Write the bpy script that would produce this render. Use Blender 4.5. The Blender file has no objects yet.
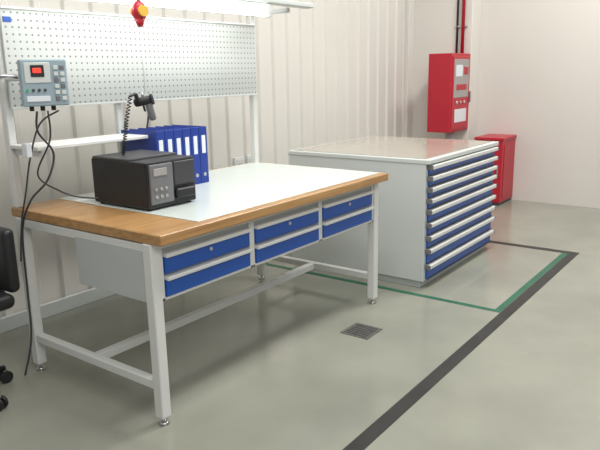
import bpy, bmesh, math, random
from mathutils import Vector, Matrix
random.seed(4)
scene=bpy.context.scene
try:
    scene.view_settings.view_transform='Standard'
except Exception: pass

# ------------------------------------------------------------ materials
def mat(name,col,rough=0.5,metal=0.0,emit=None,es=0,noise=None,bump=0,coat=0):
    m=bpy.data.materials.new(name); m.use_nodes=True
    nt=m.node_tree; b=nt.nodes['Principled BSDF']
    b.inputs['Base Color'].default_value=(*col,1)
    b.inputs['Roughness'].default_value=rough
    b.inputs['Metallic'].default_value=metal
    if coat: b.inputs['Coat Weight'].default_value=coat
    if emit:
        b.inputs['Emission Color'].default_value=(*emit,1); b.inputs['Emission Strength'].default_value=es
    if noise:
        sc,amt=noise
        tc=nt.nodes.new('ShaderNodeTexCoord'); n=nt.nodes.new('ShaderNodeTexNoise')
        n.inputs['Scale'].default_value=sc; n.inputs['Detail'].default_value=6
        nt.links.new(tc.outputs['Object'],n.inputs['Vector'])
        r=nt.nodes.new('ShaderNodeValToRGB')
        r.color_ramp.elements[0].position=.3; r.color_ramp.elements[1].position=.7
        r.color_ramp.elements[0].color=(*[c*(1-amt) for c in col],1)
        r.color_ramp.elements[1].color=(*[min(1,c*(1+amt)) for c in col],1)
        nt.links.new(n.outputs['Fac'],r.inputs['Fac']); nt.links.new(r.outputs['Color'],b.inputs['Base Color'])
        if bump:
            bp=nt.nodes.new('ShaderNodeBump'); bp.inputs['Strength'].default_value=bump
            nt.links.new(n.outputs['Fac'],bp.inputs['Height']); nt.links.new(bp.outputs['Normal'],b.inputs['Normal'])
    return m
M={}
M['floor']=mat('floor_epoxy',(.29,.295,.245),.16,noise=(1.8,.12),bump=.010)
M['wall']=mat('wall_paint',(.68,.645,.60),.7,noise=(.7,.03))
M['corr']=mat('corrugated_panel',(.71,.69,.64),.45,noise=(.9,.03))
M['white']=mat('white_steel',(.70,.71,.69),.4,noise=(3,.03))
M['grey']=mat('grey_steel',(.50,.53,.52),.4,noise=(3,.04))
M['lgrey']=mat('light_grey_steel',(.60,.63,.61),.4,noise=(2,.03))
M['blue']=mat('blue_drawer',(.012,.085,.40),.35)
M['bluebind']=mat('blue_binder',(.012,.04,.27),.45)
M['label']=mat('label_paper',(.72,.76,.80),.6)
M['black']=mat('black_plastic',(.012,.012,.014),.45,noise=(20,.2))
M['dark']=mat('dark_grey',(.05,.05,.055),.45)
M['midgrey']=mat('mid_grey_plastic',(.16,.16,.17),.4)
M['red']=mat('red_enamel',(.46,.012,.03),.35)
M['redd']=mat('red_led',(.5,.02,.02),.4,emit=(1,.04,.02),es=1.5)
M['yellow']=mat('yellow_label',(.75,.45,.06),.5)
M['wire']=mat('wire_tan',(.50,.42,.25),.5)
M['chrome']=mat('metal',(.6,.6,.6),.3,1)
M['mat']=mat('bench_mat',(.64,.70,.67),.2,noise=(2,.03))
M['glass']=mat('window_dark',(.35,.33,.32),.15)
M['beige']=mat('cabinet_top_mat',(.44,.41,.35),.10,noise=(3,.05))
M['devblue']=mat('device_casing',(.30,.39,.44),.45)
M['tape_b']=mat('black_tape',(.022,.022,.02),.5,noise=(5,.3))
M['tape_g']=mat('green_tape',(.02,.13,.075),.5,noise=(5,.15))
M['drain']=mat('drain_iron',(.10,.10,.09),.6,noise=(30,.3))
M['tube']=mat('fluorescent_tube',(1,1,1),.4,emit=(.95,1,.97),es=11)
M['green']=mat('green_lamp',(.05,.4,.15),.4)
# wood
def wood():
    m=bpy.data.materials.new('beech_multiplex'); m.use_nodes=True; nt=m.node_tree; b=nt.nodes['Principled BSDF']
    tc=nt.nodes.new('ShaderNodeTexCoord'); mp=nt.nodes.new('ShaderNodeMapping'); mp.inputs['Scale'].default_value=(2,14,40)
    n=nt.nodes.new('ShaderNodeTexNoise'); n.inputs['Scale'].default_value=2; n.inputs['Detail'].default_value=8
    r=nt.nodes.new('ShaderNodeValToRGB'); r.color_ramp.elements[0].color=(.34,.175,.065,1); r.color_ramp.elements[1].color=(.50,.29,.115,1)
    r.color_ramp.elements[0].position=.3; r.color_ramp.elements[1].position=.7
    nt.links.new(tc.outputs['Object'],mp.inputs[0]); nt.links.new(mp.outputs[0],n.inputs['Vector']); nt.links.new(n.outputs['Fac'],r.inputs[0]); nt.links.new(r.outputs[0],b.inputs['Base Color'])
    b.inputs['Roughness'].default_value=.35
    return m
M['wood']=wood()
def pegmat():
    m=bpy.data.materials.new('perforated_steel'); m.use_nodes=True; nt=m.node_tree; b=nt.nodes['Principled BSDF']
    tc=nt.nodes.new('ShaderNodeTexCoord'); sp=nt.nodes.new('ShaderNodeSeparateXYZ'); nt.links.new(tc.outputs['Object'],sp.inputs[0])
    def mth(op,a,bv=None):
        x=nt.nodes.new('ShaderNodeMath'); x.operation=op
        for i,v in enumerate((a,bv)):
            if v is None: continue
            if isinstance(v,(int,float)): x.inputs[i].default_value=v
            else: nt.links.new(v,x.inputs[i])
        return x.outputs[0]
    def cell(o): return mth('SUBTRACT',mth('FRACT',mth('DIVIDE',o,.032)),.5)
    dx=cell(sp.outputs['X']); dz=cell(sp.outputs['Z'])
    d=mth('SQRT',mth('ADD',mth('MULTIPLY',dx,dx),mth('MULTIPLY',dz,dz)))
    f=mth('LESS_THAN',d,.16)
    mx=nt.nodes.new('ShaderNodeMix'); mx.data_type='RGBA'; nt.links.new(f,mx.inputs[0])
    mx.inputs[6].default_value=(.55,.57,.555,1); mx.inputs[7].default_value=(.20,.21,.20,1)
    nt.links.new(mx.outputs[2],b.inputs['Base Color']); b.inputs['Roughness'].default_value=.45
    return m
M['peg']=pegmat()

# ------------------------------------------------------------ builder
class B:
    def __init__(s,name):
        s.name=name; s.bm=bmesh.new(); s.mats=[]
    def mi(s,k):
        if k not in s.mats: s.mats.append(k)
        return s.mats.index(k)
    def _merge(s,t,k,smooth=False,M4=None):
        i=s.mi(k)
        for f in t.faces: f.material_index=i; f.smooth=smooth
        if M4 is not None: bmesh.ops.transform(t,matrix=M4,verts=t.verts)
        me=bpy.data.meshes.new('t'); t.to_mesh(me); t.free(); s.bm.from_mesh(me); bpy.data.meshes.remove(me)
    def box(s,x0,x1,y0,y1,z0,z1,k,bev=.003,seg=1,M4=None,smooth=False):
        t=bmesh.new(); bmesh.ops.create_cube(t,size=1)
        bmesh.ops.scale(t,vec=(x1-x0,y1-y0,z1-z0),verts=t.verts)
        bmesh.ops.translate(t,vec=((x0+x1)/2,(y0+y1)/2,(z0+z1)/2),verts=t.verts)
        if bev>0:
            bev=min(bev,.45*min(x1-x0,y1-y0,z1-z0))
            bmesh.ops.bevel(t,geom=t.edges[:],offset=bev,segments=seg,affect='EDGES',profile=.5)
        s._merge(t,k,smooth,M4)
    def cyl(s,p0,p1,r,k,r2=None,n=20,M4=None,caps=True):
        p0=Vector(p0);p1=Vector(p1); d=p1-p0
        t=bmesh.new(); bmesh.ops.create_cone(t,cap_ends=caps,segments=n,radius1=r,radius2=r if r2 is None else r2,depth=d.length)
        q=Vector((0,0,1)).rotation_difference(d.normalized()).to_matrix().to_4x4()
        bmesh.ops.transform(t,matrix=Matrix.Translation((p0+p1)/2)@q,verts=t.verts)
        i=s.mi(k)
        for f in t.faces: f.smooth=len(f.verts)==4
        for f in t.faces: f.material_index=i
        if M4 is not None: bmesh.ops.transform(t,matrix=M4,verts=t.verts)
        me=bpy.data.meshes.new('t'); t.to_mesh(me); t.free(); s.bm.from_mesh(me); bpy.data.meshes.remove(me)
    def sph(s,c,r,k,sc=(1,1,1),M4=None):
        t=bmesh.new(); bmesh.ops.create_uvsphere(t,u_segments=24,v_segments=14,radius=r)
        bmesh.ops.scale(t,vec=sc,verts=t.verts); bmesh.ops.translate(t,vec=c,verts=t.verts); s._merge(t,k,True,M4)
    def tube(s,pts,r,k,n=8,sub=8,smoothpath=True,M4=None):
        P=[Vector(p) for p in pts]
        if smoothpath and len(P)>2:
            Q=[P[0]]+P+[P[-1]]; out=[]
            for i in range(1,len(Q)-2):
                a,b,c,d=Q[i-1],Q[i],Q[i+1],Q[i+2]
                for j in range(sub):
                    u=j/sub
                    out.append(.5*((2*b)+(-a+c)*u+(2*a-5*b+4*c-d)*u*u+(-a+3*b-3*c+d)*u**3))
            out.append(P[-1]); P=out
        t=bmesh.new(); rings=[]; T=(P[1]-P[0]).normalized()
        N=T.orthogonal().normalized()
        for i,p in enumerate(P):
            T2=(P[min(i+1,len(P)-1)]-P[max(i-1,0)])
            T2=T2.normalized() if T2.length>1e-9 else T
            N=(N-T2*N.dot(T2)).normalized(); Bn=T2.cross(N)
            rings.append([t.verts.new(p+r*(math.cos(2*math.pi*a/n)*N+math.sin(2*math.pi*a/n)*Bn)) for a in range(n)])
        for i in range(len(rings)-1):
            for a in range(n):
                t.faces.new((rings[i][a],rings[i][(a+1)%n],rings[i+1][(a+1)%n],rings[i+1][a]))
        t.faces.new(rings[0][::-1]); t.faces.new(rings[-1])
        s._merge(t,k,True,M4)
    def done(s):
        me=bpy.data.meshes.new(s.name); bmesh.ops.recalc_face_normals(s.bm,faces=s.bm.faces); s.bm.to_mesh(me); s.bm.free()
        for k in s.mats: me.materials.append(M[k])
        o=bpy.data.objects.new(s.name,me); scene.collection.objects.link(o); return o

# ------------------------------------------------------------ room
WY=3.55; WX=7.18
b=B('floor'); b.box(-4,WX+.1,-4,WY+.1,-.1,0,'floor',0); b.done()
b=B('wall_right'); b.box(WX,WX+.1,-4,WY+.1,0,4.2,'wall',0); b.done()
# corrugated back wall
b=B('wall_back')
bm=b.bm; i=b.mi('corr'); prof=[]; x=-4.0; p=.20
while x<WX:
    for dx,dy in ((0,0),(.014,-.020),(.05,-.020),(.064,0)):
        if x+dx<=WX: prof.append((x+dx,WY+dy))
    x+=p
prof.append((WX,WY))
lo=[bm.verts.new((x,y,0)) for x,y in prof]; hi=[bm.verts.new((x,y,4.2)) for x,y in prof]
for a in range(len(prof)-1):
    f=bm.faces.new((lo[a],lo[a+1],hi[a+1],hi[a])); f.material_index=i
b.box(-4,WX,WY+.02,WY+.1,0,4.2,'corr',0)
b.done()
b=B('baseboard_back'); b.box(-4,WX-.3,WY-.045,WY-.021,0,.09,'lgrey',.004); b.done()
b=B('wall_pilaster'); b.box(6.93,WX,2.79,WY-.021,0,4.2,'corr',.006); b.done()
b=B('trim_corner'); b.box(6.80,6.93,WY-.07,WY-.021,0,4.2,'corr',.006); b.done()
# riser pipes
b=B('trim_conduit')
b.cyl((6.90,2.88,1.62),(6.90,2.88,4.15),.018,'red'); b.cyl((6.91,2.95,1.62),(6.91,2.95,4.15),.012,'dark')
for z in (1.9,2.6,3.3): b.box(6.90,6.932,2.84,2.98,z,z+.02,'chrome',.002)
b.done()
# floor tapes
b=B('floor_marking_black')
b.box(-1.5,5.30,1.155,1.225,0,.0015,'tape_b',0)
b.box(5.23,5.30,1.225,3.2,0,.0015,'tape_b',0); b.done()
b=B('floor_marking_green')
b.box(3.67,5.225,1.228,1.27,0,.0015,'tape_g',0)
b.box(3.67,3.712,1.27,3.2,0,.0015,'tape_g',0); b.done()
b=B('floor_drain_cover'); 
b.box(2.87,3.05,1.69,1.87,0,.003,'drain',.001)
for j in range(7): b.box(2.89+j*.022,2.898+j*.022,1.71,1.85,.003,.005,'dark',.0005)
b.done()

# ------------------------------------------------------------ workbench
XL,XR,YF,YB=1.627,3.393,1.960,2.888
L=.025
b=B('workbench')
for (x,y) in ((XL,YF),(XR,YF),(XL,YB),(XR,YB)):
    b.box(x-L,x+L,y-L,y+L,.035,.80,'white',.004)
    b.cyl((x,y,.008),(x,y,.04),.009,'chrome'); b.cyl((x,y,0),(x,y,.012),.024,'chrome',r2=.018)
for x in (XL,XR):
    b.box(x-.02,x+.02,YF+L,YB-L,.16,.20,'white',.003)
    b.box(x-.02,x+.02,YF+L,YB-L,.755,.795,'white',.003)
b.box(XL+.02,XR-.02,2.40,2.44,.16,.20,'white',.003)
b.box(XL+L,XR-L,YB-.02,YB+.02,.755,.795,'white',.003)
b.box(XL+L,XR-L,YF-.02,YF+.02,.770,.797,'white',.003)
# top
TX0,TX1,TY0,TY1=1.605,3.43,1.875,2.945
b.box(TX0,TX1,TY0,TY1,.80,.845,'wood',.004)
b.box(TX0+.25,TX1-.03,TY0+.045,TY1-.03,.845,.849,'mat',.001)
# drawer housings
bz0,bz1=.548,.77
b.box(XL-.022,XR-.03,YF-.005,YF+.48,bz0,bz1,'grey',.003)
n=3; w=(XR-.03-(XL+L))/n
for k in range(n):
    x0=XL+L+k*w; x1=x0+w
    b.box(x0+.0,x0+.018,YF-.018,YF,bz0,bz1,'white',.002)
    b.box(x1-.018,x1,YF-.018,YF,bz0,bz1,'white',.002)
    b.box(x0,x1,YF-.018,YF,bz0,bz0+.012,'white',.002)
    for z0,z1 in ((bz0+.014,bz0+.106),(bz0+.112,bz0+.204)):
        b.box(x0+.022,x1-.022,YF-.024,YF-.003,z0,z1-.018,'blue',.003)
        b.box(x0+.022,x1-.022,YF-.040,YF-.003,z1-.022,z1-.004,'white',.004)
    b.cyl((x0+w/2,YF-.03,bz0+.16),(x0+w/2,YF-.022,bz0+.16),.009,'chrome')
# uprights, pegboard, lamp arms
for x in (XL,XR):
    b.box(x-.02,x+.02,YB-.0,YB+.04,.845,1.86,'white',.004)
    b.box(x-.015,x+.015,2.585,YB,1.825,1.855,'white',.003)
b.box(XL+.02,XR-.02,YB+.005,YB+.035,1.83,1.855,'white',.003)
b.box(XL+.0,XR-.0,YB-.018,YB-.002,1.32,1.76,'peg',.003)
b.box(XL-.0,XR+.0,YB-.026,YB-.001,1.31,1.322,'white',.003)
b.box(XL-.0,XR+.0,YB-.026,YB-.001,1.758,1.77,'white',.003)
b.box(XL+.01,XL+.05,YB-.021,YB-.017,1.70,1.725,'blue',.001)
# side shelf
b.box(XL-.02,2.32,YB-.23,YB-.003,1.13,1.148,'white',.003)
for x in (XL,2.25): b.box(x,x+.02,YB-.2,YB-.003,1.10,1.13,'lgrey',.002)
b.box(2.24,2.27,YB+.0,YB+.03,.845,1.32,'lgrey',.003)
b.done()

# bench lamp: slim carrier rail with a tube lamp below it
b=B('fluorescent_lamp')
b.box(1.48,3.557,2.50,2.575,1.855,1.885,'lgrey',.006)
b.box(1.60,3.12,2.51,2.565,1.845,1.857,'lgrey',.004)
b.box(1.60,1.63,2.505,2.57,1.775,1.85,'lgrey',.004); b.box(3.09,3.12,2.505,2.57,1.775,1.85,'lgrey',.004)
b.cyl((1.63,2.5375,1.812),(3.09,2.5375,1.812),.030,'tube',n=28)
b.done()

# tool balancer + scanner
b=B('spring_balancer')
bx,by=2.075,2.455
b.tube([(bx,by+.08,1.889),(bx,by+.03,1.889),(bx,by-.005,1.87),(bx,by,1.81)],.004,'chrome')
b.sph((bx,by,1.745),.040,'red',(1,.75,1.15)); b.cyl((bx,by-.034,1.745),(bx,by+.034,1.745),.026,'yellow')
b.cyl((bx,by,1.785),(bx,by,1.81),.012,'chrome'); b.cyl((bx,by,1.675),(bx,by,1.71),.012,'red',r2=.025)
b.cyl((bx,by,1.375),(bx,by,1.69),.002,'label',n=6)
b.done()
b=B('barcode_scanner')
R=Matrix.Translation((bx-.005,by,1.315))@Matrix.Rotation(math.radians(-35),4,'Z')@Matrix.Rotation(math.radians(-12),4,'Y')
b.box(-.05,.035,-.024,.024,.0,.040,'black',.014,3,R,True)
b.box(.03,.045,-.028,.028,-.006,.045,'dark',.006,2,R,True)
b.box(.0,.034,-.017,.017,-.08,.01,'midgrey',.012,3,R,True)
b.box(-.014,-.004,-.006,.006,-.03,.0,'black',.003,1,R)
b.cyl((0,0,.038),(0,0,.06),.006,'chrome',M4=R)
pth=[Vector((bx-.045,by,1.33)),Vector((bx-.06,by,1.37)),Vector((bx-.09,by,1.36)),Vector((bx-.11,by+.02,1.24)),Vector((bx-.12,by+.03,1.15)),Vector((bx-.12,by+.05,1.085))]
co=[]; T=260
for j in range(T+1):
    u=j/T*(len(pth)-1); a=min(int(u),len(pth)-2); q=pth[a].lerp(pth[a+1],u-a)
    an=j*.9; co.append(q+Vector((math.cos(an)*.009,math.sin(an)*.009,0)))
b.tube(co,.0028,'black',n=5,smoothpath=False)
b.done()

# printer
b=B('label_printer')
x0,x1,y0,y1,z0,z1=1.87,2.170,2.245,2.645,.857,1.072
b.box(x0,x1,y0,y1,z0,z1,'black',.008,2)
b.box(x0+.0,x1-.0,y0+.12,y1-.01,z1-.004,z1+.010,'dark',.006,2)
b.box(x0+.012,x0+.15,y0-.010,y0+.01,z0+.02,z1-.012,'midgrey',.006,2)
b.box(x0+.16,x1-.008,y0-.006,y0+.01,z0+.09,z1-.012,'dark',.004)
b.box(x0+.16,x1-.02,y0-.02,y0+.01,z0+.03,z0+.075,'black',.006)
b.box(x0+.03,x0+.11,y0-.014,y0-.008,z1-.065,z1-.03,'glass',.002)
for r in range(2):
    for c in range(3): b.cyl((x0+.04+c*.03,y0-.016,z0+.055+r*.035),(x0+.04+c*.03,y0-.008,z0+.055+r*.035),.008,'glass',n=12)
for (x,y) in ((x0+.03,y0+.03),(x1-.03,y0+.03),(x0+.03,y1-.03),(x1-.03,y1-.03)): b.cyl((x,y,.849),(x,y,z0+.003),.014,'black')
b.done()

# binders
b=B('ring_binders')
for j in range(6):
    xa=2.245+j*.0625; ya=2.60; h=.318; zb=.850
    b.box(xa,xa+.0035,ya,ya+.28,zb,zb+h,'bluebind',.001); b.box(xa+.0565,xa+.060,ya,ya+.28,zb,zb+h,'bluebind',.001)
    b.box(xa,xa+.060,ya-.003,ya+.003,zb,zb+h,'bluebind',.0015)
    b.box(xa+.006,xa+.054,ya+.01,ya+.26,zb+.006,zb+h-.03,'label',.001)
    b.box(xa+.016,xa+.044,ya-.005,ya-.002,zb+.17,zb+.27,'label',.0005)
    b.cyl((xa+.030,ya-.005,.90),(xa+.030,ya-.002,.90),.011,'chrome')
b.done()

# control terminal
b=B('control_terminal')
R=Matrix.Translation((1.625,2.58,1.43))@Matrix.Rotation(math.radians(-22),4,'Z')
b.box(-.095,.095,-.03,.03,-.098,.098,'devblue',.006,2,R)
b.box(-.080,.025,-.033,-.028,.0,.085,'lgrey',.002,1,R)
b.box(-.055,-.0,-.036,-.03,.025,.075,'black',.002,1,R)
b.box(-.046,-.012,-.038,-.034,.042,.062,'redd',.001,1,R)
for c in range(2):
    for r in range(6): b.box(.038+c*.026,.056+c*.026,-.036,-.03,-.075+r*.026,-.058+r*.026,'lgrey' if (r+c)%3 else 'midgrey',.001,1,R)
for c in range(4): b.cyl((-.075+c*.024,-.036,-.03),(-.075+c*.024,-.03,-.03),.006,'dark' if c else 'green',n=12,M4=R)
b.box(-.08,.015,-.034,-.029,-.078,-.055,'label',.001,1,R)
for c in range(3): b.cyl((-.06+c*.045,0,-.118),(-.06+c*.045,0,-.093),.01,'black',n=12,M4=R)
b.tube([(1.63,2.61,1.45),(1.61,2.74,1.45),(1.627,2.868,1.45)],.012,'chrome')
b.cyl((1.45,2.75,1.46),(1.62,2.75,1.46),.012,'chrome'); b.sph((1.45,2.75,1.46),.028,'midgrey')
b.done()
b=B('cable_bundle')
b.tube([(1.59,2.60,1.31),(1.59,2.61,1.22),(1.66,2.62,1.12),(1.63,2.64,1.0),(1.580,2.72,.9),(1.570,2.80,.75),(1.58,2.84,.45),(1.575,2.85,.2),(1.53,2.87,.01)],.005,'dark')
b.tube([(1.63,2.58,1.31),(1.65,2.62,1.18),(1.62,2.70,1.02),(1.72,2.70,.93),(1.80,2.66,.89),(1.865,2.60,.88)],.004,'dark')
b.tube([(1.67,2.56,1.31),(1.62,2.64,1.25),(1.58,2.68,1.1),(1.565,2.72,.95),(1.56,2.78,.80),(1.56,2.83,.6)],.004,'dark')
b.tube([(2.50,2.93,1.31),(2.50,2.95,1.2),(2.46,2.955,1.05),(2.45,2.955,.80)],.005,'dark')
b.box(1.545,1.57,2.64,2.68,1.11,1.17,'label',.002)
b.done()

# sockets on wall
b=B('wall_socket')
for x in (3.84,4.0):
    b.box(x,x+.12,WY-.04,WY-.0205,.66,.79,'white',.004)
    b.box(x+.02,x+.10,WY-.044,WY-.038,.68,.77,'lgrey',.002)
    for dx in (.045,.07): b.box(x+dx,x+dx+.006,WY-.046,WY-.043,.715,.735,'dark',0)
b.done()

# ------------------------------------------------------------ drawer cabinet
cx0,cx1,cy0,cy1,ch=3.81,5.07,1.81,2.93,.885
b=B('drawer_cabinet')
b.box(cx0,cx1,cy0,cy1,.05,ch-.012,'lgrey',.004)
b.box(cx0+.02,cx1-.02,cy0+.03,cy1-.02,0,.05,'grey',.002)
b.box(cx0-.006,cx1+.006,cy0-.03,cy1+.006,ch-.03,ch,'lgrey',.004)
b.box(cx0+.03,cx1-.03,cy0+.01,cy1-.03,ch,ch+.004,'beige',.001)
hs=[.075,.075,.075,.075,.09,.09,.09,.11,.11]
sc=(ch-.03-.065)/sum(hs); z=ch-.035
for h in hs:
    h*=sc; za=z-h
    b.box(cx0+.035,cx1-.035,cy0-.012,cy0+.003,za+.005,z-.022,'blue',.002)
    b.box(cx0+.025,cx1-.025,cy0-.040,cy0+.003,z-.034,z-.004,'white',.006,2)
    b.box(cx0+.035,cx1-.035,cy0-.018,cy0+.003,za+.001,za+.008,'dark',.001)
    for xx in (cx0+.02,cx1-.03): b.box(xx,xx+.012,cy0-.042,cy0+.003,z-.036,z-.002,'midgrey',.003)
    z=za
b.done()

# ------------------------------------------------------------ fire boxes
b=B('fire_alarm_cabinet')
x0,x1,y0,y1,z0,z1=6.42,6.928,2.79,3.05,.80,1.62
b.box(x0,x1,y0,y1,z0,z1,'red',.008,2)
b.box(x0+.03,x1-.03,y0-.008,y0+.003,z0+.03,z1-.03,'red',.004)
b.box(x0+.06,x1-.06,y0-.012,y0-.005,z0+.36,z1-.06,'glass',.003)
b.box(x0+.10,x1-.24,y0-.015,y0-.010,z1-.24,z1-.12,'label',.002)
b.box(x0+.30,x1-.09,y0-.015,y0-.010,z1-.22,z1-.14,'red',.002)
b.box(x0+.12,x1-.12,y0-.015,y0-.010,z0+.44,z0+.50,'red',.002)
b.box(x0+.10,x1-.10,y0-.012,y0-.006,z0+.10,z0+.24,'label',.002)
for i_ in range(3): b.cyl((x0+.15+.1*i_,y0-.015,z0+.31),(x0+.15+.1*i_,y0-.005,z0+.31),.018,'chrome',n=14)
b.box(x1-.04,x1-.025,y0-.03,y0-.006,z0+.3,z0+.42,'chrome',.003)
b.cyl((x0+.3,y0+.12,.02),(x0+.3,y0+.12,z0),.05,'lgrey'); b.cyl((x0+.3,y0+.12,0),(x0+.3,y0+.12,.02),.1,'lgrey')
b.done()
b=B('fire_extinguisher_cabinet')
x0,x1,y0,y1,z0,z1=6.76,WX-.002,2.33,2.63,.0,.735
b.box(x0,x1,y0,y1,z0+.03,z1-.02,'red',.006,2)
b.box(x0-.012,x1,y0-.012,y1+.012,z1-.03,z1,'red',.006,2)
b.box(x0+.01,x1,y0+.01,y1-.01,z0,z0+.04,'dark',.003)
b.box(x0-.008,x0+.003,y0+.015,y1-.015,z0+.05,z1-.05,'red',.004)
b.box(x0-.02,x0-.006,y0+.03,y0+.045,.33,.43,'chrome',.003)
b.box(x0+.06,x1-.08,y0-.006,y0+.002,z0+.08,z1-.08,'red',.003)
b.done()
# wire frame on the right wall
b=B('wall_wire_bracket')
x=WX-.012
for (ya,za,yb,zb) in ((1.22,1.72,1.45,1.72),(1.22,1.55,1.45,1.55),(1.22,1.50,1.22,1.74),(1.45,1.52,1.45,1.76)):
    b.cyl((x,ya,za),(x,yb,zb),.006,'wire',n=8)
for y in (1.22,1.45): b.cyl((WX,y,1.6),(x-.002,y,1.6),.006,'wire',n=8)
b.done()

# ------------------------------------------------------------ office chair
b=B('office_chair')
R=Matrix.Translation((1.205,2.89,0))@Matrix.Rotation(math.radians(90),4,'Z')
for j in range(5):
    a=math.radians(72*j+20+36); c,s_=math.cos(a),math.sin(a)
    b.cyl((.02*c,.02*s_,.11),(.24*c,.24*s_,.075),.022,'black',r2=.014,M4=R)
    t=Vector((-s_,c,0)); p0=Vector((.24*c,.24*s_,.03))
    b.cyl(p0-t*.02,p0-t*.005,.03,'black',M4=R); b.cyl(p0+t*.005,p0+t*.02,.03,'black',M4=R)
    b.cyl((.24*c,.24*s_,.03),(.24*c,.24*s_,.085),.008,'chrome',M4=R)
b.cyl((0,0,.07),(0,0,.14),.035,'black',M4=R); b.cyl((0,0,.12),(0,0,.43),.022,'dark',M4=R)
b.box(-.1,.1,-.1,.1,.42,.44,'dark',.005,1,R)
b.box(-.225,.225,-.225,.225,.44,.51,'black',.032,4,R,True)
b.box(-.20,.20,-.27,-.21,.50,.80,'black',.028,4,R,True)
b.tube([(0,-.12,.43),(0,-.25,.44),(0,-.285,.52),(0,-.275,.70)],.016,'dark',M4=R)
for sx in (-1,1):
    b.tube([(sx*.15,0,.43),(sx*.25,0,.44),(sx*.26,0,.55),(sx*.26,0,.66)],.012,'dark',M4=R)
    b.box(sx*.26-.03,sx*.26+.03,-.13,.13,.66,.69,'black',.012,3,R,True)
b.done()

# ------------------------------------------------------------ lights
w=bpy.data.worlds.new('World'); scene.world=w; w.use_nodes=True
w.node_tree.nodes['Background'].inputs[0].default_value=(.97,.98,1,1); w.node_tree.nodes['Background'].inputs[1].default_value=.37
def area(name,loc,sx,sy,e,col=(1,.98,.94),target=None):
    l=bpy.data.lights.new(name,'AREA'); l.shape='RECTANGLE'; l.size=sx; l.size_y=sy; l.energy=e; l.color=col
    o=bpy.data.objects.new(name,l); o.location=loc; scene.collection.objects.link(o)
    if target is not None: o.rotation_euler=(Vector(target)-Vector(loc)).to_track_quat('-Z','Y').to_euler()
area('ceiling_light_1',(2.4,1.2,4.0),2.5,.6,95)
area('ceiling_light_2',(5.4,1.0,4.0),2.5,.6,115)
area('ceiling_light_3',(0,-1.5,3.6),2.5,1.5,80,target=(3.5,3,1.0))

# ------------------------------------------------------------ camera
cam=bpy.data.cameras.new('camera'); co=bpy.data.objects.new('camera',cam); scene.collection.objects.link(co)
th=math.radians(36.7); p=math.atan(152/640)
H=Vector((math.cos(th),math.sin(th),0)); Rv=Vector((math.sin(th),-math.cos(th),0)); Z=Vector((0,0,1))
F=H*math.cos(p)-Z*math.sin(p); U0=H*math.sin(p)+Z*math.cos(p)
r=(Rv-.02*U0).normalized(); u=(U0+.02*Rv).normalized()
mm=Matrix((r,u,-F)).transposed().to_4x4(); mm.translation=(0,0,1.45)
co.matrix_world=mm
cam.sensor_width=36; cam.lens=38.4; cam.clip_start=.05
scene.camera=co
